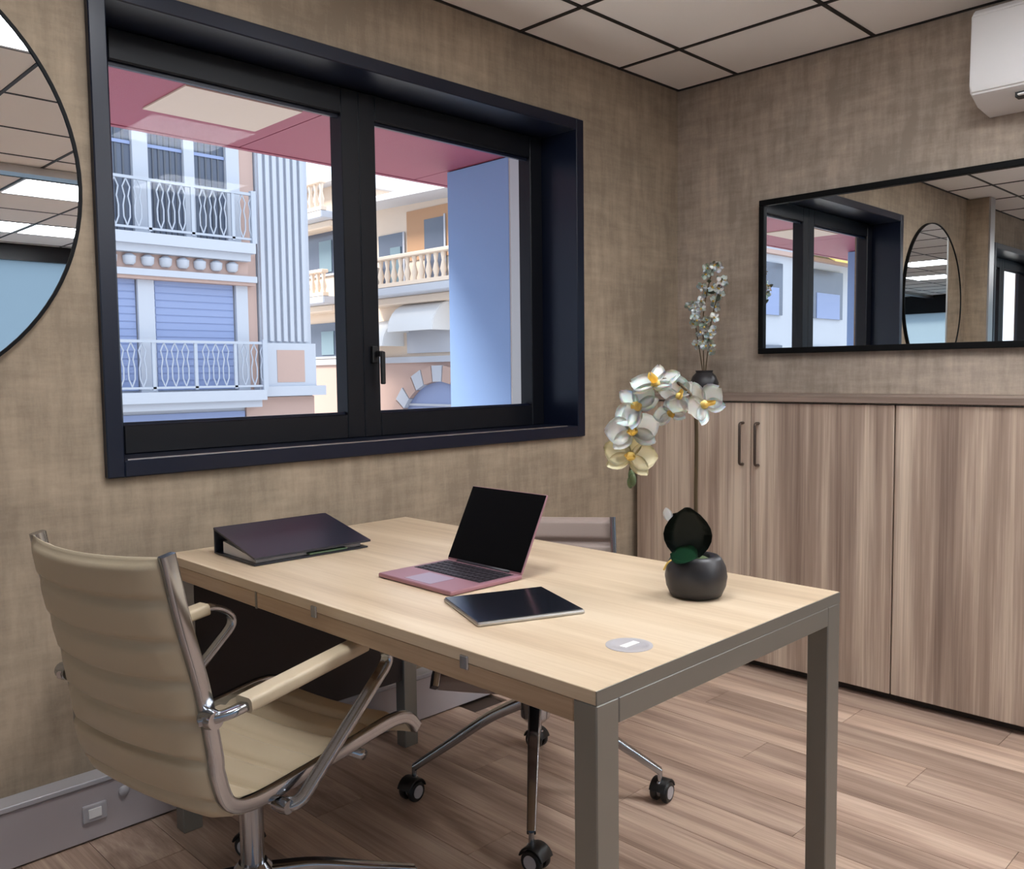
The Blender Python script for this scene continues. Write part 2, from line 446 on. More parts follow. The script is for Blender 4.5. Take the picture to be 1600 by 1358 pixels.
# ------------------------------------------------------------------ window
def make_window(name, label, x0, x1, z0, z1, mull):
    wn = thing(name, label, 'window', ((x0+x1)/2, 0, z0), kind='structure'); cx, cz = (x0+x1)/2, z0
    def p(nm, lo, hi, mt, par=wn, bev=.003):
        return obj(nm, bx((lo[0]-cx, lo[1], lo[2]-cz), (hi[0]-cx, hi[1], hi[2]-cz), bev, 1), M[mt], par)
    y0, yg = -.022, .20
    # casing: flange + reveal in one piece per side
    p('casing', (x0, y0, z0), (x0+FX, yg+.08, z1), 'navy'); p('casing', (x1-FX, y0, z0), (x1, yg+.08, z1), 'navy')
    p('casing', (x0+FX, y0, z1-FX), (x1-FX, yg+.08, z1), 'navy')
    p('sill', (x0+FX, y0, z0), (x1-FX, yg+.08, z0+FX), 'navy')
    ix0, ix1, iz0, iz1 = x0+FX, x1-FX, z0+FX, z1-FX
    gb, gt = 1.062, 2.086
    m0, m1 = mull
    for a, b, gl, gr in ((ix0, (m0+m1)/2, -2.5-(-2.62)+x0, m0), ((m0+m1)/2, ix1, m1, x1-.116)):
        sh = thing('sash', None, None); sh.parent = wn
        p('stile', (a, yg-.03, iz0), (gl, yg+.04, iz1), 'sash', sh); p('stile', (gr, yg-.03, iz0), (b, yg+.04, iz1), 'sash', sh)
        p('rail', (gl, yg-.03, iz0), (gr, yg+.04, gb), 'sash', sh); p('rail', (gl, yg-.03, gt), (gr, yg+.04, iz1), 'sash', sh)
        p('pane', (gl, yg+.002, gb), (gr, yg+.008, gt), 'glass', sh, 0)
        # inner glazing bead: thin step round the glass
        p('bead', (gl, yg-.012, gt-.012), (gr, yg+.001, gt), 'navy', sh, 0); p('bead', (gl, yg-.012, gb), (gr, yg+.001, gb+.008), 'navy', sh, 0)
    p('sill_glint', (ix0+.01, -.016, iz0-.001), (ix1-.06, -.004, iz0+.003), 'alu', wn, 0)  # pale strip modelled to imitate the grazing highlight along the sill
    hb = B()
    hx = m1-.03-cx
    box(hb, (hx-.012, yg-.045, 1.24-cz), (hx+.012, yg-.03, 1.30-cz), .003)
    box(hb, (hx-.002, yg-.075, 1.262-cz), (hx+.012, yg-.045, 1.282-cz), .003)
    box(hb, (hx+.0, yg-.082, 1.165-cz), (hx+.016, yg-.068, 1.28-cz), .004)
    obj('handle', hb, M['black'], wn)
    return wn
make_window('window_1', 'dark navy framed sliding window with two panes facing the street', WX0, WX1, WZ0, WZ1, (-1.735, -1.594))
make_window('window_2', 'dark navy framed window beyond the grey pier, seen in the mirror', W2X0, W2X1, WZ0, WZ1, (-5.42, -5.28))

# ------------------------------------------------------------------ mirrors
rm = thing('round_mirror', 'large round mirror with thin black rim left of window', 'mirror', (-3.199, 0, 1.681))
RX = Matrix.Rotation(PI/2, 4, 'X')
obj('backing', lathe(B(), [(.52, 0), (.52, .012)], 96, RX), M['black'], rm)
obj('glass', lathe(B(), [(.539, .012), (.539, .018)], 96, RX), M['mirror'], rm)
rb = B(); lathe(rb, [(.539, .0), (.547, .0), (.547, .022), (.539, .022), (.539, .0)], 96, RX, False, False)
obj('rim', rb, M['frame_black'], rm)
mr = thing('wall_mirror', 'long rectangular mirror in a black frame above the cabinets', 'mirror', (0, -1.4, 1.268))
y0, y1, zt = .965, -.9, .653
obj('glass', bx((-.018, y1+.02, .02), (-.008, y0-.02, zt-.02)), M['mirror'], mr)
obj('backing', bx((-.008, y1+.01, .01), (0, y0-.01, zt-.01)), M['black'], mr)
for lo, hi in (((-.032, y1, 0), (-.0, y0, .024)), ((-.032, y1, zt-.024), (-.0, y0, zt)), ((-.032, y1, .024), (-.0, y1+.024, zt-.024)), ((-.032, y0-.024, .024), (-.0, y0, zt-.024))):
    obj('frame_bar', bx(lo, hi, .002, 1), M['frame_black'], mr)

# ------------------------------------------------------------------ air conditioner
ac = thing('air_conditioner', 'white wall air conditioner high above the mirror', 'air conditioner', (0, -1.325, 2.085))
prof = [(0, 0), (-.12, .01), (-.2, .042), (-.212, .07), (-.205, .3), (-.18, .325), (0, .325)]
ab = B(); a = [ab.verts.new((x, 0, z)) for x, z in prof]; b = [ab.verts.new((x, -.9, z)) for x, z in prof]
ab.faces.new(a); ab.faces.new(b[::-1])
for i in range(len(prof)): ab.faces.new((a[i], a[(i+1) % len(prof)], b[(i+1) % len(prof)], b[i]))
bmesh.ops.bevel(ab, geom=ab.edges[:], offset=.006, segments=2, affect='EDGES')
obj('body', ab, M['white_pl'], ac, True, sharp=35)
obj('air_outlet', bx((-.165, -.8, .012), (-.125, -.13, .032)), M['black'], ac, )
obj('louvre', bx((-.178, -.79, .012), (-.14, -.14, .018), .002, 1, Matrix.Translation((0, 0, .002))), M['white_pl'], ac)

# ------------------------------------------------------------------ cabinets
CD = .362; CT = 1.076
def cabinet(name_label, ya, yb):
    c = thing('cabinet', name_label, 'cabinet', (0, (ya+yb)/2, 0), group='wooden cabinets along the wall'); my = (ya+yb)/2
    ha = (ya-yb)/2
    obj('carcass', bx((-CD+.02, -ha, .06), (-.003, ha, CT)), M['cabinet'], c)
    obj('plinth', bx((-CD+.05, -ha, 0), (-.003, ha, .06)), M['plinth'], c)
    for s, lo, hi in ((1, .0015, ha-.002), (-1, -ha+.002, -.0015)):
        d = obj('door', bx((-CD, lo, .035), (-CD+.019, hi, CT-.006), .0015, 1), M['cabinet'], c)
        hy = s*.034
        hb = B(); tube(hb, fillet([(-CD, hy, .825), (-CD-.028, hy, .825), (-CD-.028, hy, .99), (-CD, hy, .99)], .012, 4), .0055, 8)
        obj('handle', hb, M['handle'], d, True)
    return c
cabinet('wooden two door cabinet nearest the window corner, bar handles showing', -.033, -1.157)
cabinet('wooden two door cabinet furthest from the window corner', -1.158, -2.282)
setp(obj('cabinet_worktop', bx((-CD-.012, -2.29, CT), (0, -.03, CT+.024), .0015, 1), M['cabinet_top']), 'long greyish wooden top lying over the cabinets', 'worktop')

# ------------------------------------------------------------------ table
TX0, TX1, TY0, TY1, TH = -2.53, -1.745, -1.602, -.15, .74
tb = thing('desk', 'light oak desk with square steel legs standing against window wall', 'desk', ((TX0+TX1)/2, (TY0+TY1)/2, 0))
hx, hy = (TX1-TX0)/2, (TY1-TY0)/2
obj('tabletop', bx((-hx, -hy+.002, TH-.022), (hx, hy-.002, TH), .001, 1), M['table'], tb)
for sg_ in (-1, 1): obj('edge_strip', bx((-hx+.0005, sg_*(hy-.001)-.001, TH-.022), (hx-.0005, sg_*(hy-.001)+.001, TH-.0008)), M['steel'], tb)
e0 = TH-.022
LW, LD = .052, .045
for sy in (-1, 1):
    ya, yb = (-hy, -hy+.03) if sy < 0 else (hy-.03, hy)
    obj('apron', bx((-hx+LW, ya, TH-.062), (hx-LW, yb, e0-.0003), .002, 1), M['steel'], tb)
for sx in (-1, 1):
    xa, xb = (-hx+.001, -hx+.028) if sx < 0 else (hx-.028, hx-.001)
    obj('apron', bx((xa, -hy+LD, TH-.058), (xb, hy-LD, e0), .002, 1), M['table_edge'], tb)
for sx in (-1, 1):
    for sy in (-1, 1):
        x0 = -hx if sx < 0 else hx-LW; yy = -hy if sy < 0 else hy-LD
        obj('leg', bx((x0, yy, .0), (x0+LW, yy+LD, e0-.0003), .002, 1), M['steel'], tb)
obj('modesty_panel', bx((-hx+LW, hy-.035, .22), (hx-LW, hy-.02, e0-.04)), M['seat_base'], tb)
for yy in (-.44, .02):
    bk = B(); box(bk, (-hx-.003, yy-.010, e0-.012), (-hx+.002, yy+.010, e0+.012), .002)
    obj('bracket', bk, M['chrome'], tb)
obj('edge_joint', bx((-hx-.0008, .255, e0-.037), (-hx+.003, .262, e0+.001)), M['pier'], tb)
gx, gy = -2.325-(TX0+TX1)/2, -1.503-(TY0+TY1)/2
gr = obj('cable_grommet', lathe(B(), [(.04, TH-.004), (.04, TH+.0006), (.037, TH+.0012), (.030, TH+.0012), (.029, TH+.0004)], 32, Matrix.Translation((gx, gy, 0))), M['socket'], tb, True, sharp=40)
obj('grommet_cap', bx((gx-.017, gy-.006, TH), (gx+.022, gy+.008, TH+.0013), .0004), M['white_pl'], gr)

# ------------------------------------------------------------------ office chairs
def make_chair(name, label, loc, rz, mats, sh=.43, top=.905, base_rot=0, hub=.3, recl=.08, cat='chair', group='ribbed office chairs'):
    c = thing(name, label, cat, loc, rz, group)
    W = .215
    def WI(z): return W - .012*max(0, min(1, (z-sh)/(top-sh)))
    bz = sh; hb_ = top-sh
    def prof_pts():
        return [(-.245-recl, top), (-.245-recl*.72, sh+hb_*.76), (-.25-recl*.28, sh+hb_*.5), (-.253, sh+hb_*.24), (-.25, sh+.075),
                (-.228, sh+.012), (-.17, sh-.012), (-.05, sh-.008), (.1, sh+.004), (.2, sh+.012), (.25, sh+.004), (.278, sh-.026)]
    P = smooth_path([(x, 0, z) for x, z in prof_pts()], 22)
    # arc length
    L = [0]
    for a, b in zip(P, P[1:]): L.append(L[-1]+(b-a).length)
    tot = L[-1]
    # find length to bend -> back / seat split
    isplit = min(range(len(P)), key=lambda i: (P[i]-Vector((-.2, 0, sh))).length)
    def NRM(i):
        T = (P[min(i+1, len(P)-1)]-P[max(i-1, 0)]).normalized(); return Vector((-T.z, 0, T.x))
    def sling(nm, i0, i1, rib):
        bm = B(); ny = 10; top_, bot = [], []
        for i in range(i0, i1+1):
            a = P[max(i-1, 0)]; b = P[min(i+1, len(P)-1)]
            T = (b-a).normalized(); N = Vector((-T.z, 0, T.x))  # towards sitter
            ph = (L[i]-L[i0])/rib % 1.0
            dd_ = min(ph, 1-ph)*rib; bul = 1-math.exp(-(dd_/.009)**2)
            endf = min(1, (L[i]-L[0])/.02+.2, (tot-L[i])/.02+.2)
            rt, rb_ = [], []
            back_f = max(0, min(1, (P[i].z-sh)/.2))
            for j in range(ny+1):
                u = -1+2*j/ny
                y = u*(WI(P[i].z)-.006)
                sag = (1-u*u)
                off = -N*(.030*back_f*sag + .010*(1-back_f)*sag)
                edge = 1 if abs(u) < .99 else .45
                th = (.004+.015*bul)*edge*endf
                q = P[i]+Vector((0, y, 0))+off
                rt.append(bm.verts.new(q+N*th)); rb_.append(bm.verts.new(q-N*th*.9))
            top_.append(rt); bot.append(rb_)
        for i in range(len(top_)-1):
            for j in range(ny):
                bm.faces.new((top_[i][j], top_[i][j+1], top_[i+1][j+1], top_[i+1][j]))
                bm.faces.new((bot[i][j], bot[i+1][j], bot[i+1][j+1], bot[i][j+1]))
            for j in (0, ny):
                bm.faces.new((top_[i][j], top_[i+1][j], bot[i+1][j], bot[i][j]))
        for k in (0, -1):
            for j in range(ny):
                bm.faces.new((top_[k][j], top_[k][j+1], bot[k][j+1], bot[k][j]))
        return obj(nm, bm, mats[0], c, True, sharp=80)
    sling('backrest', 0, isplit, .076)
    sling('seat', isplit, len(P)-1, .076)
    for s in (-1, 1):
        fb = B(); sweep(fb, [P[i]+Vector((0, s*WI(P[i].z), 0))+NRM(i)*.012 for i in range(0, len(P), 2)], rrect(.0135, .009, .004), up0=(1, 0, 0))
        obj('side_frame', fb, M['chrome'], c, True, sharp=50)
        # armrest loop
        az = sh+.205; ya = s*(W+.035)
        xb = -.25-recl*.25
        path = fillet([(xb, s*W, az-.02), (xb+.03, ya, az-.012), (.115, ya, az+.03), (.175, ya, az-.02), (-.09, ya, sh-.028), (-.11, s*W, sh-.028)], [0, .03, .05, .05, .02, 0], 6)
        arm = obj('armrest', sweep(B(), path, rrect(.008, .013, .005), up0=(0, 0, 1)), M['chrome'], c, True, sharp=50)
        pp = [Vector((xb+.065, ya, az-.004)), Vector((.085, ya, az+.026))]
        obj('arm_pad', sweep(B(), pp, rrect(.0135, .021, .008, 4), up0=(0, 0, 1)), mats[0], arm, True, sharp=60)
        bl = B(); lathe(bl, [(.016, -.016), (.018, 0), (.016, .016)], 14, Matrix.Translation((xb+.012, s*(W+.012), az-.018)) @ RX)
        obj('clamp', bl, M['chrome'], arm, True, sharp=40)
        bl = B(); lathe(bl, [(.013, -.018), (.015, 0), (.013, .018)], 14, Matrix.Translation((-.108, s*(W+.012), sh-.028)) @ RX)
        obj('clamp', bl, M['chrome'], arm, True, sharp=40)
    # cross bars + mechanism
    cb = B(); tube(cb, [(-.1, -W, sh-.03), (-.1, W, sh-.03)], .011); tube(cb, [(.12, -W, sh-.02), (.12, W, sh-.02)], .011)
    obj('cross_bar', cb, M['chrome'], c, True)
    mb = B(); box(mb, (-.12, -.07, sh-.075), (.12, .07, sh-.025), .012)
    obj('tilt_mechanism', mb, M['black'], c)
    obj('column', lathe(B(), [(.025, hub-.04), (.025, sh-.1), (.032, sh-.1), (.032, sh-.07)], 20), M['chrome'], c, True, sharp=40)
    bs = obj('base', lathe(B(), [(.028, hub-.07), (.042, hub-.055), (.044, hub-.005), (.03, hub+.012)], 20), M['chrome'], c, True, sharp=40)
    R = .345
    for k in range(4):
        a = base_rot - rz + k*PI/2; dx, dy = math.cos(a), math.sin(a)
        pts = [Vector((dx*r, dy*r, z)) for r, z in ((.03, hub-.015), (.13, hub-(hub-.09)*.3), (.24, hub-(hub-.09)*.66), (R, .09))]
        lg = obj('leg', sweep(B(), smooth_path(pts, 5), rrect(.013, .016, .006), up0=(0, 0, 1), scales=[1.15-.45*i/15 for i in range(16)]), M['chrome'], bs, True, sharp=50)
        ca = a + 1.0
        Mx = Matrix.Translation((dx*R, dy*R, 0)) @ Matrix.Rotation(ca, 4, 'Z')
        k_ = B(); lathe(k_, [(.007, .055), (.007, .092)], 10, Mx)
        hood = []
        box(k_, (-.012, -.006, .03), (.012, .006, .062), .004, 2, Mx)
        cs = obj('caster', k_, M['chrome'], bs, True, sharp=40)
        for s in (-1, 1):
            wm = Mx @ Matrix.Translation((.012, s*.016, .029)) @ RX
            wv = obj('wheel', lathe(B(), [(.018, -.009), (.026, -.009), (.029, -.005), (.029, .005), (.026, .009), (.018, .009)], 24, wm), M['black'], bs, True, sharp=40)
            hm = B(); lathe(hm, [(.018, -.0105), (.018, .0105)], 20, wm)
            obj('wheel_cap', hm, M['socket'], bs)
        hd = B()
        arc = [Mx @ Vector((.012+.034*math.cos(t), 0, .029+.034*math.sin(t))) for t in [math.radians(v) for v in range(15, 166, 15)]]
        sweep(hd, arc, rrect(.0025, .024, .002, 2), up0=Mx.to_3x3() @ Vector((1, 0, .3)))
        obj('caster_hood', hd, M['black'], bs, True, sharp=60)
    return c
make_chair('office_chair', 'beige ribbed leather office chair with chrome arms, in front of desk', (-2.613, -.722, 0), math.radians(10.8), (M['leather'],), .43, .905, math.radians(242), .16)
make_chair('office_chair', 'taupe ribbed leather office chair pushed under the desk beside cabinets', (-1.755, -.735, 0), math.radians(216), (M['taupe'],), .435, .755, math.radians(221.7), .3, recl=.06)

# ------------------------------------------------------------------ things on the desk
# ring binder: spine at the wall side, lid sloping down to the fore edge
bd = thing('ring_binder', 'black ring binder lying at the window end of desk', 'binder', (-2.444, -.245, TH+.001), math.radians(-2))
Lb, Wb, hs, hf = .325, .225, .068, .016
def wedge(bm, x0, x1, y0, y1, z00, z01, z10, z11):
    v = [bm.verts.new(p) for p in ((x0, y0, z00), (x1, y0, z00), (x1, y1, z10), (x0, y1, z10), (x0, y0, z01), (x1, y0, z01), (x1, y1, z11), (x0, y1, z11))]
    for f in ((3, 2, 1, 0), (4, 5, 6, 7), (0, 1, 5, 4), (1, 2, 6, 5), (2, 3, 7, 6), (3, 0, 4, 7)): bm.faces.new([v[i] for i in f])
    return bm
obj('spine', bx((0, -.006, 0), (Lb, 0, hs), .002), M['binder'], bd)
obj('bottom_cover', bx((0, -Wb, 0), (Lb, -.006, .004), .001, 1), M['binder'], bd)
obj('top_cover', wedge(B(), -.002, Lb+.004, -.005, -Wb-.006, hs-.005, hs, hf, hf+.005), M['binder'], bd)
obj('papers', wedge(B(), .012, Lb-.014, -.03, -Wb+.016, .0045, .034, .0045, hf-.003), M['paper'], bd)
obj('index_tab', bx((.15, -Wb-.001, .006), (.26, -Wb+.03, .010)), M['green_tab'], bd)
obj('ring_hole', lathe(B(), [(.011, 0), (.013, .001), (.013, .003), (.011, .003)], 20, Matrix.Translation((.05, .0003, .035)) @ Matrix.Rotation(-PI/2, 4, 'X')), M['alu'], bd)
obj('lever_arch', sweep(B(), smooth_path([(.12, -.05, .03), (.12, -.06, .05), (.2, -.06, .05), (.2, -.05, .03)], 5), circ(.0025, 6)), M['chrome'], bd, True)

# laptop
lp = thing('laptop', 'open rose gold laptop with black screen on the desk', 'laptop', (-2.213, -.912, TH), math.radians(-1))
dx, dy = .104, .128
base = obj('base', bx((-dx, -dy, .001), (dx, dy, .011), .003, 2), M['rose'], lp)
obj('keyboard', bx((-.012, -dy+.014, .0108), (dx-.014, dy-.014, .0115)), M['keys'], base)
kb = B()
for i in range(5):
    for j in range(13):
        box(kb, (-.008+i*.0196, -dy+.018+j*.0168, .0115), (.0075+i*.0196, -dy+.0322+j*.0168, .0126))
setp(obj('keys', kb, M['keys'], base), kind='stuff')
obj('trackpad', bx((-dx+.012, -.045, .0108), (-.022, .045, .0114)), M['trackpad'], base)
hg = Matrix.Translation((dx-.004, 0, .012)) @ Matrix.Rotation(math.radians(27), 4, 'Y')
lid = obj('lid', bx((0, -dy, 0), (.005, dy, .19), .002, 2, hg), M['rose'], lp)
obj('screen', bx((-.0012, -dy+.002, .004), (.0002, dy-.002, .188), 0, 1, hg), M['screen'], lid)
obj('hinge', tube(B(), [(dx-.003, -.09, .011), (dx-.003, .09, .011)], .005, 10), M['keys'], lp, True)

# tablet
tc = [(-2.345, -1.048), (-2.443, -1.239), (-2.236, -1.32), (-2.137, -1.15)]
cx, cy = sum(a for a, b in tc)/4, sum(b for a, b in tc)/4
tl = thing('tablet', 'dark slim tablet lying flat beside the laptop', 'tablet', (cx, cy, TH), math.radians(-22.5))
obj('body', bx((-.109, -.1, .0), (.109, .1, .008), .003, 2), M['alu'], tl)
obj('screen', bx((-.107, -.096, .0075), (.107, .098, .0092), .001, 1), M['tablet_glass'], tl)

# ------------------------------------------------------------------ orchids
def petal_bm(l, w, cup=.2, tip=1.0, n=6):
    bm = B(); rows = []
    for i in range(n+1):
        t = i/n
        ww = w*math.sin(PI*min(1, t*.92+.06))**.75*(1 if t < .6 else 1)
        r = []
        for j in (-1, -.5, 0, .5, 1):
            r.append(bm.verts.new((l*t, ww*.5*j, cup*l*(t*t*.5) + cup*.35*w*abs(j)**2)))
        rows.append(r)
    for a, b in zip(rows, rows[1:]):
        for j in range(4): bm.faces.new((a[j], a[j+1], b[j+1], b[j]))
    bmesh.ops.solidify(bm, geom=bm.faces[:], thickness=.0012)
    return bm
def flower(parent, pos, direc, size, pm, roll=0):
    """blossom: 3 sepals, 2 broad petals and a lip, facing direc"""
    d = Vector(direc).normalized(); q = d.to_track_quat('Z', 'Y')
    Mx = Matrix.Translation(pos) @ q.to_matrix().to_4x4() @ Matrix.Rotation(roll, 4, 'Z')
    core = B(); bmesh.ops.create_icosphere(core, subdivisions=2, radius=size*.1)
    fo = obj('flower', core, M['lip'], parent, True); fo.matrix_local = Mx
    for ang, l, w_ in ((90, .5, .34), (215, .48, .32), (325, .48, .32), (10, .52, .54), (170, .52, .54)):
        k = (round(size, 4), l, pm.name)
        if k in PET: p = inst(PET[k], fo, (0, 0, 0), (0, 0, 0))
        else: p = PET[k] = obj('petal', petal_bm(size*l, size*w_, .28), pm, fo, True)
        p.matrix_local = Matrix.Rotation(math.radians(ang), 4, 'Z')
    k = (round(size, 4), 'lip')
    if k in PET: p = inst(PET[k], fo)
    else: p = PET[k] = obj('lip', petal_bm(size*.26, size*.2, 1.2), M['lip'], fo, True)
    p.matrix_local = Matrix.Rotation(math.radians(270), 4, 'Z') @ Matrix.Rotation(math.radians(-45), 4, 'Y')
    return fo
PET = {}
OX, OY = -1.969, -1.400
oc = thing('potted_orchid', 'white orchid in a round charcoal pot on the desk', 'orchid', (OX, OY, TH))
pf = [(.040, 0), (.052, .004), (.060, .022), (.063, .042), (.060, .062), (.052, .078), (.045, .084), (.040, .085), (.036, .082), (.034, .07)]
obj('pot', lathe(B(), pf, 36), M['pot'], oc, True, sharp=60)
mb_ = B(); lathe(mb_, [(.036, .072), (.02, .08)], 20); obj('moss', mb_, M['bud'], oc)
st = smooth_path([(0, 0, .08), (.002, .002, .2), (.0, .001, .37), (-.005, .02, .42), (-.015, .07, .442), (-.02, .115, .40), (-.02, .142, .31), (-.015, .155, .245)], 7)
so = obj('stem', tube(B(), st, .0042, 8), M['stem'], oc, True)
cdir = Vector((-.86, -.50, .12))
def fd(dx_=0, dy_=0, dz_=0): return cdir+Vector((dx_, dy_, dz_))
for pos, dd, sz, pm, rl in (((-.02, -.03, .392), fd(.5, -.7, .25), .10, 'petal', .5), ((-.02, .028, .408), fd(.2, -.1, .4), .085, 'petal', 1.4),
                            ((-.03, .078, .432), fd(.1, .4, .75), .105, 'petal', .2), ((-.035, .12, .385), fd(0, .3, .15), .105, 'petal', .9),
                            ((-.042, .128, .335), fd(-.05, -.05, -.05), .112, 'petal', .15), ((-.042, .134, .282), fd(0, 0, .0), .112, 'petal_y', -.2),
                            ((-.02, .05, .375), fd(.1, -.4, -.5), .07, 'petal', .3)):
    flower(oc, pos, dd, sz, M[pm], rl)
for pos in ((-.016, .152, .238), (-.012, .158, .222), (-.02, .145, .228)):
    bb = B(); bmesh.ops.create_uvsphere(bb, u_segments=10, v_segments=8, radius=.009, matrix=Matrix.Translation(pos) @ Matrix.Diagonal((.8, .8, 1.5, 1))); obj('bud', bb, M['bud'], oc, True)
def leaf(parent, pos, rot, l, w_, mt, cup=.25):
    lf = obj('leaf', petal_bm(l, w_, cup, n=8), M[mt], parent, True)
    lf.matrix_local = Matrix.Translation(pos) @ rot.to_matrix().to_4x4()
    return lf
from mathutils import Euler
def basis(xdir, ndir):
    x = Vector(xdir).normalized(); n_ = Vector(ndir); n_ = (n_-x*n_.dot(x)).normalized(); y = n_.cross(x)
    m3 = Matrix((x, y, n_)).transposed(); return m3.to_euler()
leaf(oc, (-.012, .012, .072), basis((-.02, -.02, 1), (-.86, -.5, .1)), .112, .098, 'leaf_dk', .12)
leaf(oc, (.012, .03, .072), basis((.05, .3, 1), (-.9, -.3, .1)), .095, .07, 'leaf_dk', .2)
leaf(oc, (-.03, .036, .09), basis((-.30, -.9, -.02), (-.75, -.1, .75)), .085, .05, 'leaf', .15)
leaf(oc, (-.02, .05, .15), basis((-.1, .3, 1), (-.8, -.5, .1)), .03, .02, 'petal', .2)
rt_ = B(); tube(rt_, smooth_path([(-.03, .015, .085), (-.052, .03, .074), (-.05, .044, .055)], 5), .002, 7); obj('aerial_root', rt_, M['lip'], oc, True)

# sprig of small white blossoms in a dark vase on the worktop
sp = thing('blossom_vase', 'tall sprig of small white blossoms in dark vase on cabinets', 'vase', (-.2, -.275, CT+.024))
obj('vase', lathe(B(), [(.035, 0), (.055, .015), (.062, .045), (.05, .075), (.035, .09), (.038, .1), (.03, .1), (.028, .08)], 28), M['pot'], sp, True, sharp=60)
stems = [[(0, 0, .05), (.0, .005, .2), (-.005, .0, .36), (0, -.03, .5), (-.01, -.05, .545)], [(0, 0, .05), (-.01, .02, .2), (-.01, .045, .32), (-.01, .07, .385)], [(0, 0, .05), (-.005, -.02, .18), (-.005, -.035, .3), (-.005, -.07, .42), (0, -.095, .48)]]
fl_pts = []
for s_ in stems:
    pth = smooth_path(s_, 8); obj('stem', tube(B(), pth, .0025, 6), M['stem'], sp, True)
    fl_pts += [p for i, p in enumerate(pth) if i > 7 and i % 2 == 0]
for p in fl_pts:
    pos = p+Vector((random.uniform(-.02, .01), random.uniform(-.028, .028), random.uniform(-.015, .015)))
    flower(sp, pos, fd(random.uniform(-.3, .3), random.uniform(-.5, .5), random.uniform(-.4, .5)), .048, M['petal'], random.uniform(0, 6))
for i in range(9):
    p = random.choice(fl_pts); a = random.uniform(0, 2*PI)
    leaf(sp, p, basis((math.cos(a)*.6, math.sin(a), random.uniform(-.2, .9)), (-.8, -.5, .4)), .04, .02, 'sprig_leaf', .2)

# ------------------------------------------------------------------ outside: canopy, pillar, street
SZ = 2.6
cn = thing('canopy', 'burgundy canopy soffit with beige panels over the window', 'canopy', (0, 0, SZ), kind='structure')
obj('canopy_slab', bx((-9, .3, .03), (3.2, 2.7, .45)), M['soffit'], cn)
sheet = None
xj = [-9, -7.4, -5.85, -4.2, -2.65, -.76, .61, 3.2]; 
for a, b in zip(xj, xj[1:]): obj('soffit_board', bx((a+.004, .31, .005), (b-.004, 2.7, .029)), M['soffit'], cn)
for px in (-5.2, -3.3, -1.2): obj('light_panel', bx((px-.32, 1.78, -.004), (px+.32, 2.29, .004)), M['soffit_panel'], cn)
obj('fascia', bx((-9, 2.7, 0), (3.2, 2.74, .45)), M['soffit'], cn)
def pillar(lab, x0, x1):
    p = thing('pillar', lab, 'pillar', ((x0+x1)/2, 2.04, -2.4), kind='structure'); h_ = (x1-x0)/2
    obj('shaft', bx((-h_, -.30, 0), (h_, .31, SZ+2.4), .004, 1), M['pillar'], p)
    obj('front_cladding', bx((-h_+.002, -.312, 0), (h_, -.30, SZ+2.4)), M['pillar_gr'], p)
pillar('pale blue square pillar outside the right window pane', .62, 1.25)
pillar('pale blue square pillar outside, visible in the cabinet mirror', -7.6, -7.0)
setp(obj('street', bx((-70, .3, -2.6), (60, 60, -2.4)), M['street']), 'pale street paving below the window', 'street', kind='structure')
setp(obj('wall_outside', bx((-9, .3, -2.4), (3.2, .34, .9)), M['ext_wall']), 'outer wall of the office below the windows', 'wall', kind='structure')

# ------------------------------------------------------------------ white building across the street (front at y = 14)
YF = 14.0
wb = thing('apartment_building', 'white and pink balcony building seen through the left pane', 'building', (4, YF, -2.4))
OZ = 2.4
def wp(nm, lo, hi, mt, par=None, bev=0):
    return obj(nm, bx((lo[0]-4, lo[1]-YF, lo[2]+OZ), (hi[0]-4, hi[1]-YF, hi[2]+OZ), bev, 1), M[mt], par or wb)
wp('wall', (-2, 14.0, -2.4), (6.8, 20, 9), 'ext_white')
wp('pink_strip', (5.22, 13.93, -2.4), (5.52, 14.0, 9), 'ext_pink')
wp('base_wall', (5.5, 13.94, -2.4), (6.8, 14.0, .76), 'ext_pink')
def louvre_window(x0, x1, z0, z1, bars=2):
    wd_ = wp('window', (x0, 13.985, z0), (x1, 13.998, z1), 'ext_glass')
    n_ = max(2, int((x1-x0)/.11))
    for i in range(1, n_): wp('shutter_slat', (x0+(x1-x0)*i/n_-.016, 13.965, z0), (x0+(x1-x0)*i/n_+.016, 13.985, z1), 'iron_dk', wd_)
    for zz in (z0+(z1-z0)*.62, z0+(z1-z0)*.8): wp('shutter_rail', (x0, 13.955, zz-.03), (x1, 13.966, zz+.03), 'shutter', wd_)
for x0, x1 in ((-1.1, -.5), (-.2, .4), (.8, 1.4), (2.0, 2.4), (2.72, 3.12), (3.42, 4.08), (4.3, 4.93)):
    louvre_window(x0, x1, 3.85, 6.4)
for x0, x1 in ((3.12, 3.42), (4.08, 4.3), (4.93, 5.22), (2.4, 2.72), (-.49, -.21), (.41, .79), (1.41, 1.99)):
    wp('pilaster', (x0+.01, 13.9, 3.8), (x1-.01, 14.0, 6.5), 'ext_white')
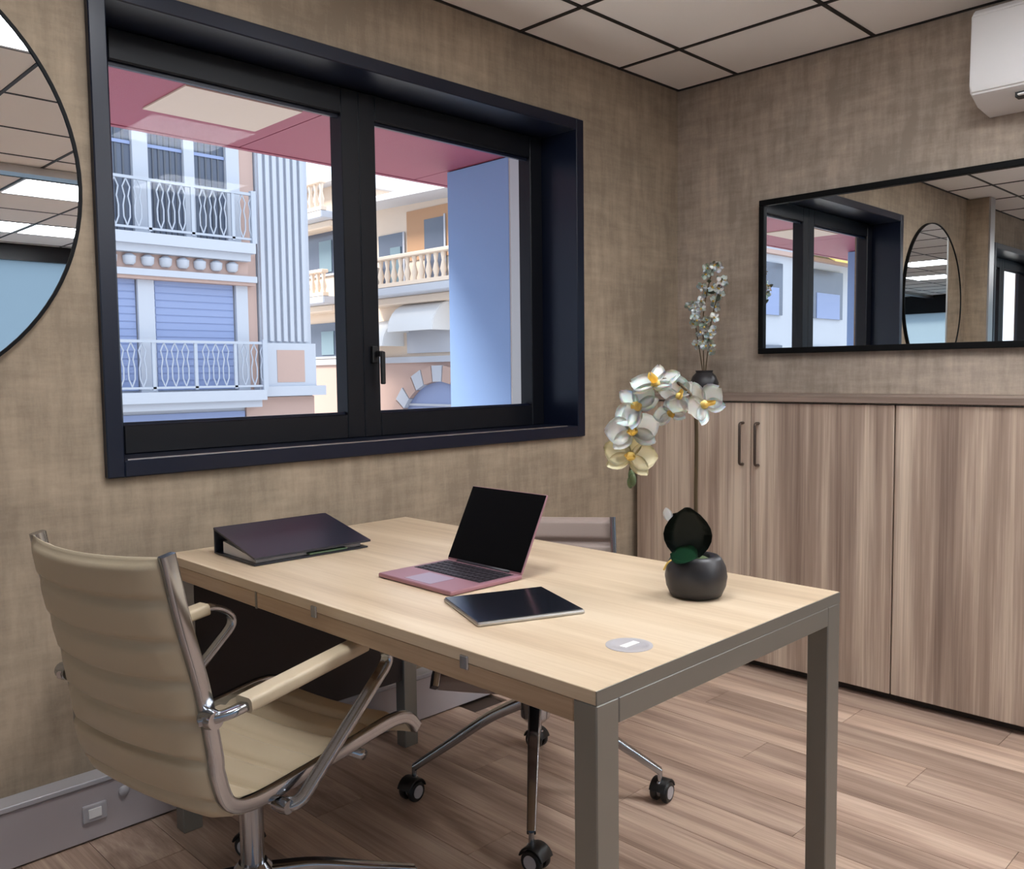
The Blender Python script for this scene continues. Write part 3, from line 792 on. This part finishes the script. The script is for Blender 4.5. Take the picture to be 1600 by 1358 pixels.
# fluted tall pilaster
wp('pilaster_back', (5.56, 13.9, 1.8), (6.7, 14.0, 8), 'ext_white')
n_ = 7
for i in range(n_):
    a = 5.58+i*(1.1/n_)
    wp('flute', (a, 13.82, 1.9), (a+.085, 13.9, 8), 'ext_white')
wp('pedestal', (5.55, 13.8, .98), (6.78, 14.0, 1.86), 'ext_white')
wp('pedestal_panel', (5.86, 13.79, 1.06), (6.5, 13.8, 1.72), 'ext_pink')
wp('ledge', (5.4, 13.7, .78), (6.95, 14.0, .98), 'ext_white')
def balcony(zs, zrt, xl, xr, dep, dentil):
    wp('balcony_slab', (xl, YF-dep, zs-.2), (xr, YF, zs), 'ext_white')
    wp('cornice', (xl+.05, YF-dep+.12, zs-.34), (xr-.05, YF, zs-.2), 'ext_white')
    if dentil:
        wp('frieze', (xl+.1, YF-dep+.3, zs-.62), (xr-.02, YF, zs-.34), 'ext_pink')
        k = int((xr-xl)/.33)
        for i in range(k):
            a = xl+.15+i*.33
            bm = B(); lathe(bm, [(.07, -.2), (.11, -.16), (.12, -.05), (.05, 0)], 10, Matrix.Translation((a+.1-4, -dep+.26, zs-.36+OZ)))
            obj('dentil', bm, M['ext_white'], wb, True, sharp=40)
        wp('lower_cornice', (xl-.05, YF-dep+.2, zs-.74), (xr+.12, YF, zs-.62), 'ext_white')
        wp('lower_cornice', (xl-.05, YF-dep+.25, zs-.8), (xr+.1, YF, zs-.74), 'ext_pink')
    y = YF-dep+.06
    wp('handrail', (xl, y-.03, zrt-.05), (xr, y+.03, zrt), 'iron'); wp('bottom_rail', (xl, y-.02, zs+.06), (xr, y+.02, zs+.1), 'iron')
    k = int((xr-xl)/.2)
    for i in range(k+1):
        x = xl+.03+(xr-xl-.06)*i/k-4
        z0, z1 = zs+OZ+.1, zrt+OZ-.05
        hh = z1-z0
        bm = B()
        if i % 4 == 0: box(bm, (x-.03, y-YF-.02, z0-.06), (x+.03, y-YF+.02, z1))
        else:
            for sgn in (-1, 1):
                tube(bm, [(x, y-YF, z0), (x+sgn*.055, y-YF, z0+hh*.18), (x+sgn*.06, y-YF, z0+hh*.42), (x+sgn*.03, y-YF, z0+hh*.62), (x+sgn*.065, y-YF, z0+hh*.82), (x, y-YF, z1)], .014, 5)
        obj('baluster', bm, M['iron'], wb)
    wp('newel', (xr-.06, y-.05, zs), (xr+.04, y+.05, zrt+.04), 'iron')
balcony(3.78, 4.75, -1.6, 5.3, .5, True)
balcony(.92, 1.87, -1.6, 5.45, .5, False)
# lower window: blue roller shutter between white pilasters
rs = wp('roller_shutter', (3.45, 13.96, .95), (5.02, 13.99, 3.05), 'shutter')
for i in range(15): wp('shutter_slat', (3.46, 13.945, 1.0+i*.136), (5.01, 13.96, 1.0+i*.136+.11), 'shutter', rs)
for xa, xb in ((1.6, 3.1), (-1.2, .6)):
    rs = wp('roller_shutter', (xa, 13.96, .95), (xb, 13.99, 3.05), 'shutter')
    for i in range(15): wp('shutter_slat', (xa+.01, 13.945, 1.0+i*.136), (xb-.01, 13.96, 1.0+i*.136+.11), 'shutter', rs)
wp('pilaster', (3.12, 13.88, .92), (3.42, 14, 3.0), 'ext_white'); wp('pilaster', (5.05, 13.88, .92), (5.3, 14, 3.0), 'ext_white')
wp('lower_shutter', (1.6, 13.96, -2.2), (5.2, 13.99, .5), 'shutter')

# ------------------------------------------------------------------ cream building down the side street (front at x = 11.4)
XF = 11.4
cb_ = thing('apartment_building', 'cream building with curved balconies, mainly seen in right pane', 'building', (XF, 18, -2.4))
def cp(nm, lo, hi, mt, par=None, bev=0):
    return obj(nm, bx((lo[0]-XF, lo[1]-18, lo[2]+OZ), (hi[0]-XF, hi[1]-18, hi[2]+OZ), bev, 1), M[mt], par or cb_)
cp('wall', (XF, 11, -2.4), (XF+9, 24, 5.75), 'ext_cream')
cp('wing_wall', (XF+.02, 19.6, 5.7), (XF+9, 24, 6.75), 'ext_cream')
cp('wing_roof', (XF-.4, 19.4, 6.75), (XF+9, 24, 6.9), 'roof')
cp('lower_wall', (XF-.05, 11, -2.4), (XF, 24, 1.5), 'ext_pink')
cp('string_course', (XF-.12, 11, 1.5), (XF, 24, 1.66), 'ext_white')
rfb = B(); wedge(rfb, .0-.9, 6, -7.0, .6, 5.55+OZ, 5.62+OZ, 5.75+OZ, 5.85+OZ)
obj('roof_eave', rfb, M['roof'], cb_)
rfb = B(); box(rfb, (-.4, -7, 5.8+OZ), (6, .4, 6.0+OZ)); obj('roof', rfb, M['roof'], cb_)
cp('loggia_wall', (XF-.03, 12, 4.2), (XF, 16.45, 5.5), 'terracotta')
for yy in (13.4, 14.9): 
    q = cp('door', (XF-.05, yy, 3.4), (XF-.02, yy+.8, 5.2), 'ext_glass'); cp('door_frame', (XF-.07, yy-.06, 3.4), (XF-.05, yy, 5.25), 'ext_white', q)
def stone_balcony(ya, yb, zs, zr, dep):
    cp('balcony_slab', (XF-dep, ya, zs-.22), (XF, yb, zs), 'ext_white', bev=.03)
    cp('balcony_corbel', (XF-dep*.6, ya+.1, zs-.42), (XF, yb-.1, zs-.22), 'ext_cream', bev=.03)
    cp('balcony_coping', (XF-dep-.02, ya, zr-.1), (XF-dep+.2, yb, zr), 'ext_cream', bev=.02)
    cp('balcony_end', (XF-dep, yb-.2, zs), (XF, yb, zr-.1), 'ext_cream'); cp('balcony_plinth', (XF-dep, ya, zs), (XF-dep+.18, yb, zs+.1), 'ext_cream')
    k = max(2, int((yb-ya)/.27)); src = None
    for i in range(k):
        y = ya+.1+(yb-ya-.3)*i/(k-1)
        h_ = zr-.1-zs-.1
        if src is None:
            src = obj('baluster', lathe(B(), [(.06, 0), (.05, h_*.1), (.085, h_*.32), (.04, h_*.66), (.06, h_*.9), (.065, h_)], 10), M['ext_cream'], cb_, True, sharp=50)
            src.location = (-dep+.09, y-18, zs+.1+OZ)
        else: inst(src, cb_, (-dep+.09, y-18, zs+.1+OZ))
stone_balcony(12, 17.9, 3.45, 4.25, .9)
stone_balcony(19.2, 22.6, 3.45, 4.2, .9)
stone_balcony(19.2, 22.6, 5.85, 6.7, .9)
for (ya, yb, z0, z1) in ((19.9, 21.4, 4.2, 5.5), (19.9, 21.4, 1.75, 2.75), (16.6, 17.7, 3.5, 5.0)):
    q = cp('window', (XF-.04, ya, z0), (XF-.01, yb, z1), 'ext_glass'); cp('shade', (XF-.07, ya+.1, z0+.05), (XF-.04, ya+(yb-ya)*.5, z0+(z1-z0)*.75), 'teal', q)
    cp('window_frame', (XF-.06, ya-.06, z0-.06), (XF-.03, yb+.06, z0), 'ext_white', q); cp('window_frame', (XF-.06, ya-.06, z0), (XF-.03, ya, z1), 'ext_white', q)
# white dutch awnings
def dutch(ya, yb, z0, r):
    bm = B(); k = 7; rings = []
    for i in range(k+1):
        a = PI/2*i/k
        rings.append([(-r*math.sin(a), r*math.cos(a))])
    for i in range(k):
        (xa, za), (xb2, zb2) = rings[i][0], rings[i+1][0]
        v = [bm.verts.new((xa, ya-18, z0+za+OZ)), bm.verts.new((xb2, ya-18, z0+zb2+OZ)), bm.verts.new((xb2, yb-18, z0+zb2+OZ)), bm.verts.new((xa, yb-18, z0+za+OZ))]
        bm.faces.new(v)
    for yy in (ya, yb):
        c0 = bm.verts.new((0, yy-18, z0+OZ)); vs = [bm.verts.new((x[0][0], yy-18, z0+x[0][1]+OZ)) for x in rings]
        for a, b in zip(vs, vs[1:]): bm.faces.new((c0, a, b))
    bmesh.ops.remove_doubles(bm, verts=bm.verts[:], dist=1e-4)
    bmesh.ops.solidify(bm, geom=bm.faces[:], thickness=.02)
    obj('awning', bm, M['awning'], cb_, True, sharp=40)
dutch(16.7, 18.1, 1.95, .7); dutch(14.6, 16.4, 2.3, .75)
cp('shopfront_panel', (XF-.06, 14.4, 1.75), (XF-.02, 16.5, 2.4), 'ext_white')
# arch with radiating stones
ac_y, ac_z, ar = 15.1, -.75, 1.75
for i in range(15):
    a0, a1 = PI*i/15, PI*(i+1)/15-.02
    bm = B(); vs = []
    for xx in (-.2, -.04):
        for (rr, aa) in ((ar, a0), (ar, a1), (ar+.42, a1), (ar+.42, a0)):
            vs.append(bm.verts.new((xx, ac_y-18+rr*math.cos(aa), ac_z+rr*math.sin(aa)+OZ)))
    for f in ((0, 1, 2, 3), (7, 6, 5, 4), (0, 4, 5, 1), (1, 5, 6, 2), (2, 6, 7, 3), (3, 7, 4, 0)): bm.faces.new([vs[j] for j in f])
    obj('arch_stone', bm, M['ext_white'] if i % 2 else M['ext_pink'], cb_)
fan = B(); vs = [fan.verts.new((-.06, ac_y-18+ar*math.cos(PI*i/16), ac_z+ar*math.sin(PI*i/16)+OZ)) for i in range(17)]
v2 = [fan.verts.new((-.03, v.co.y, v.co.z)) for v in vs]
fan.faces.new(vs); fan.faces.new(v2[::-1])
for i in range(17): fan.faces.new((vs[i], vs[(i+1) % 17], v2[(i+1) % 17], v2[i]))
obj('arch_glass', fan, M['shutter'], cb_)
for zz in (.0, .35): cp('arch_bar', (XF-.1, ac_y-1.6, zz), (XF-.06, ac_y+1.6, zz+.06), 'ext_white')

# ------------------------------------------------------------------ neighbouring building left along the street (seen in the mirror)
nb = thing('apartment_building', 'pale building with yellow awning seen only in the cabinet mirror', 'building', (-22, YF, -2.4))
def npp(nm, lo, hi, mt, par=None): return obj(nm, bx((lo[0]+22, lo[1]-YF, lo[2]+OZ), (hi[0]+22, hi[1]-YF, hi[2]+OZ)), M[mt], par or nb)
npp('wall', (-45, 14, -2.4), (-2.1, 20, 11), 'ext_white')
for i in range(8):
    x = -42+i*5
    for z in (.2, 3.2, 6.8):
        q = npp('window', (x, 13.9, z), (x+2.6, 13.98, z+1.9), 'ext_glass'); npp('pane', (x+.3, 13.88, z), (x+2.3, 13.9, z+1.0), 'shutter', q)
    npp('string_course', (x-1.2, 13.8, 5.4), (x+3.8, 14, 5.55), 'ext_pink')
aw = B(); wedge(aw, -11.5, -6.5, -1.4, 0, 5.2+OZ, 5.25+OZ, 6.0+OZ, 6.05+OZ); obj('awning', aw, M['awning_y'], nb)
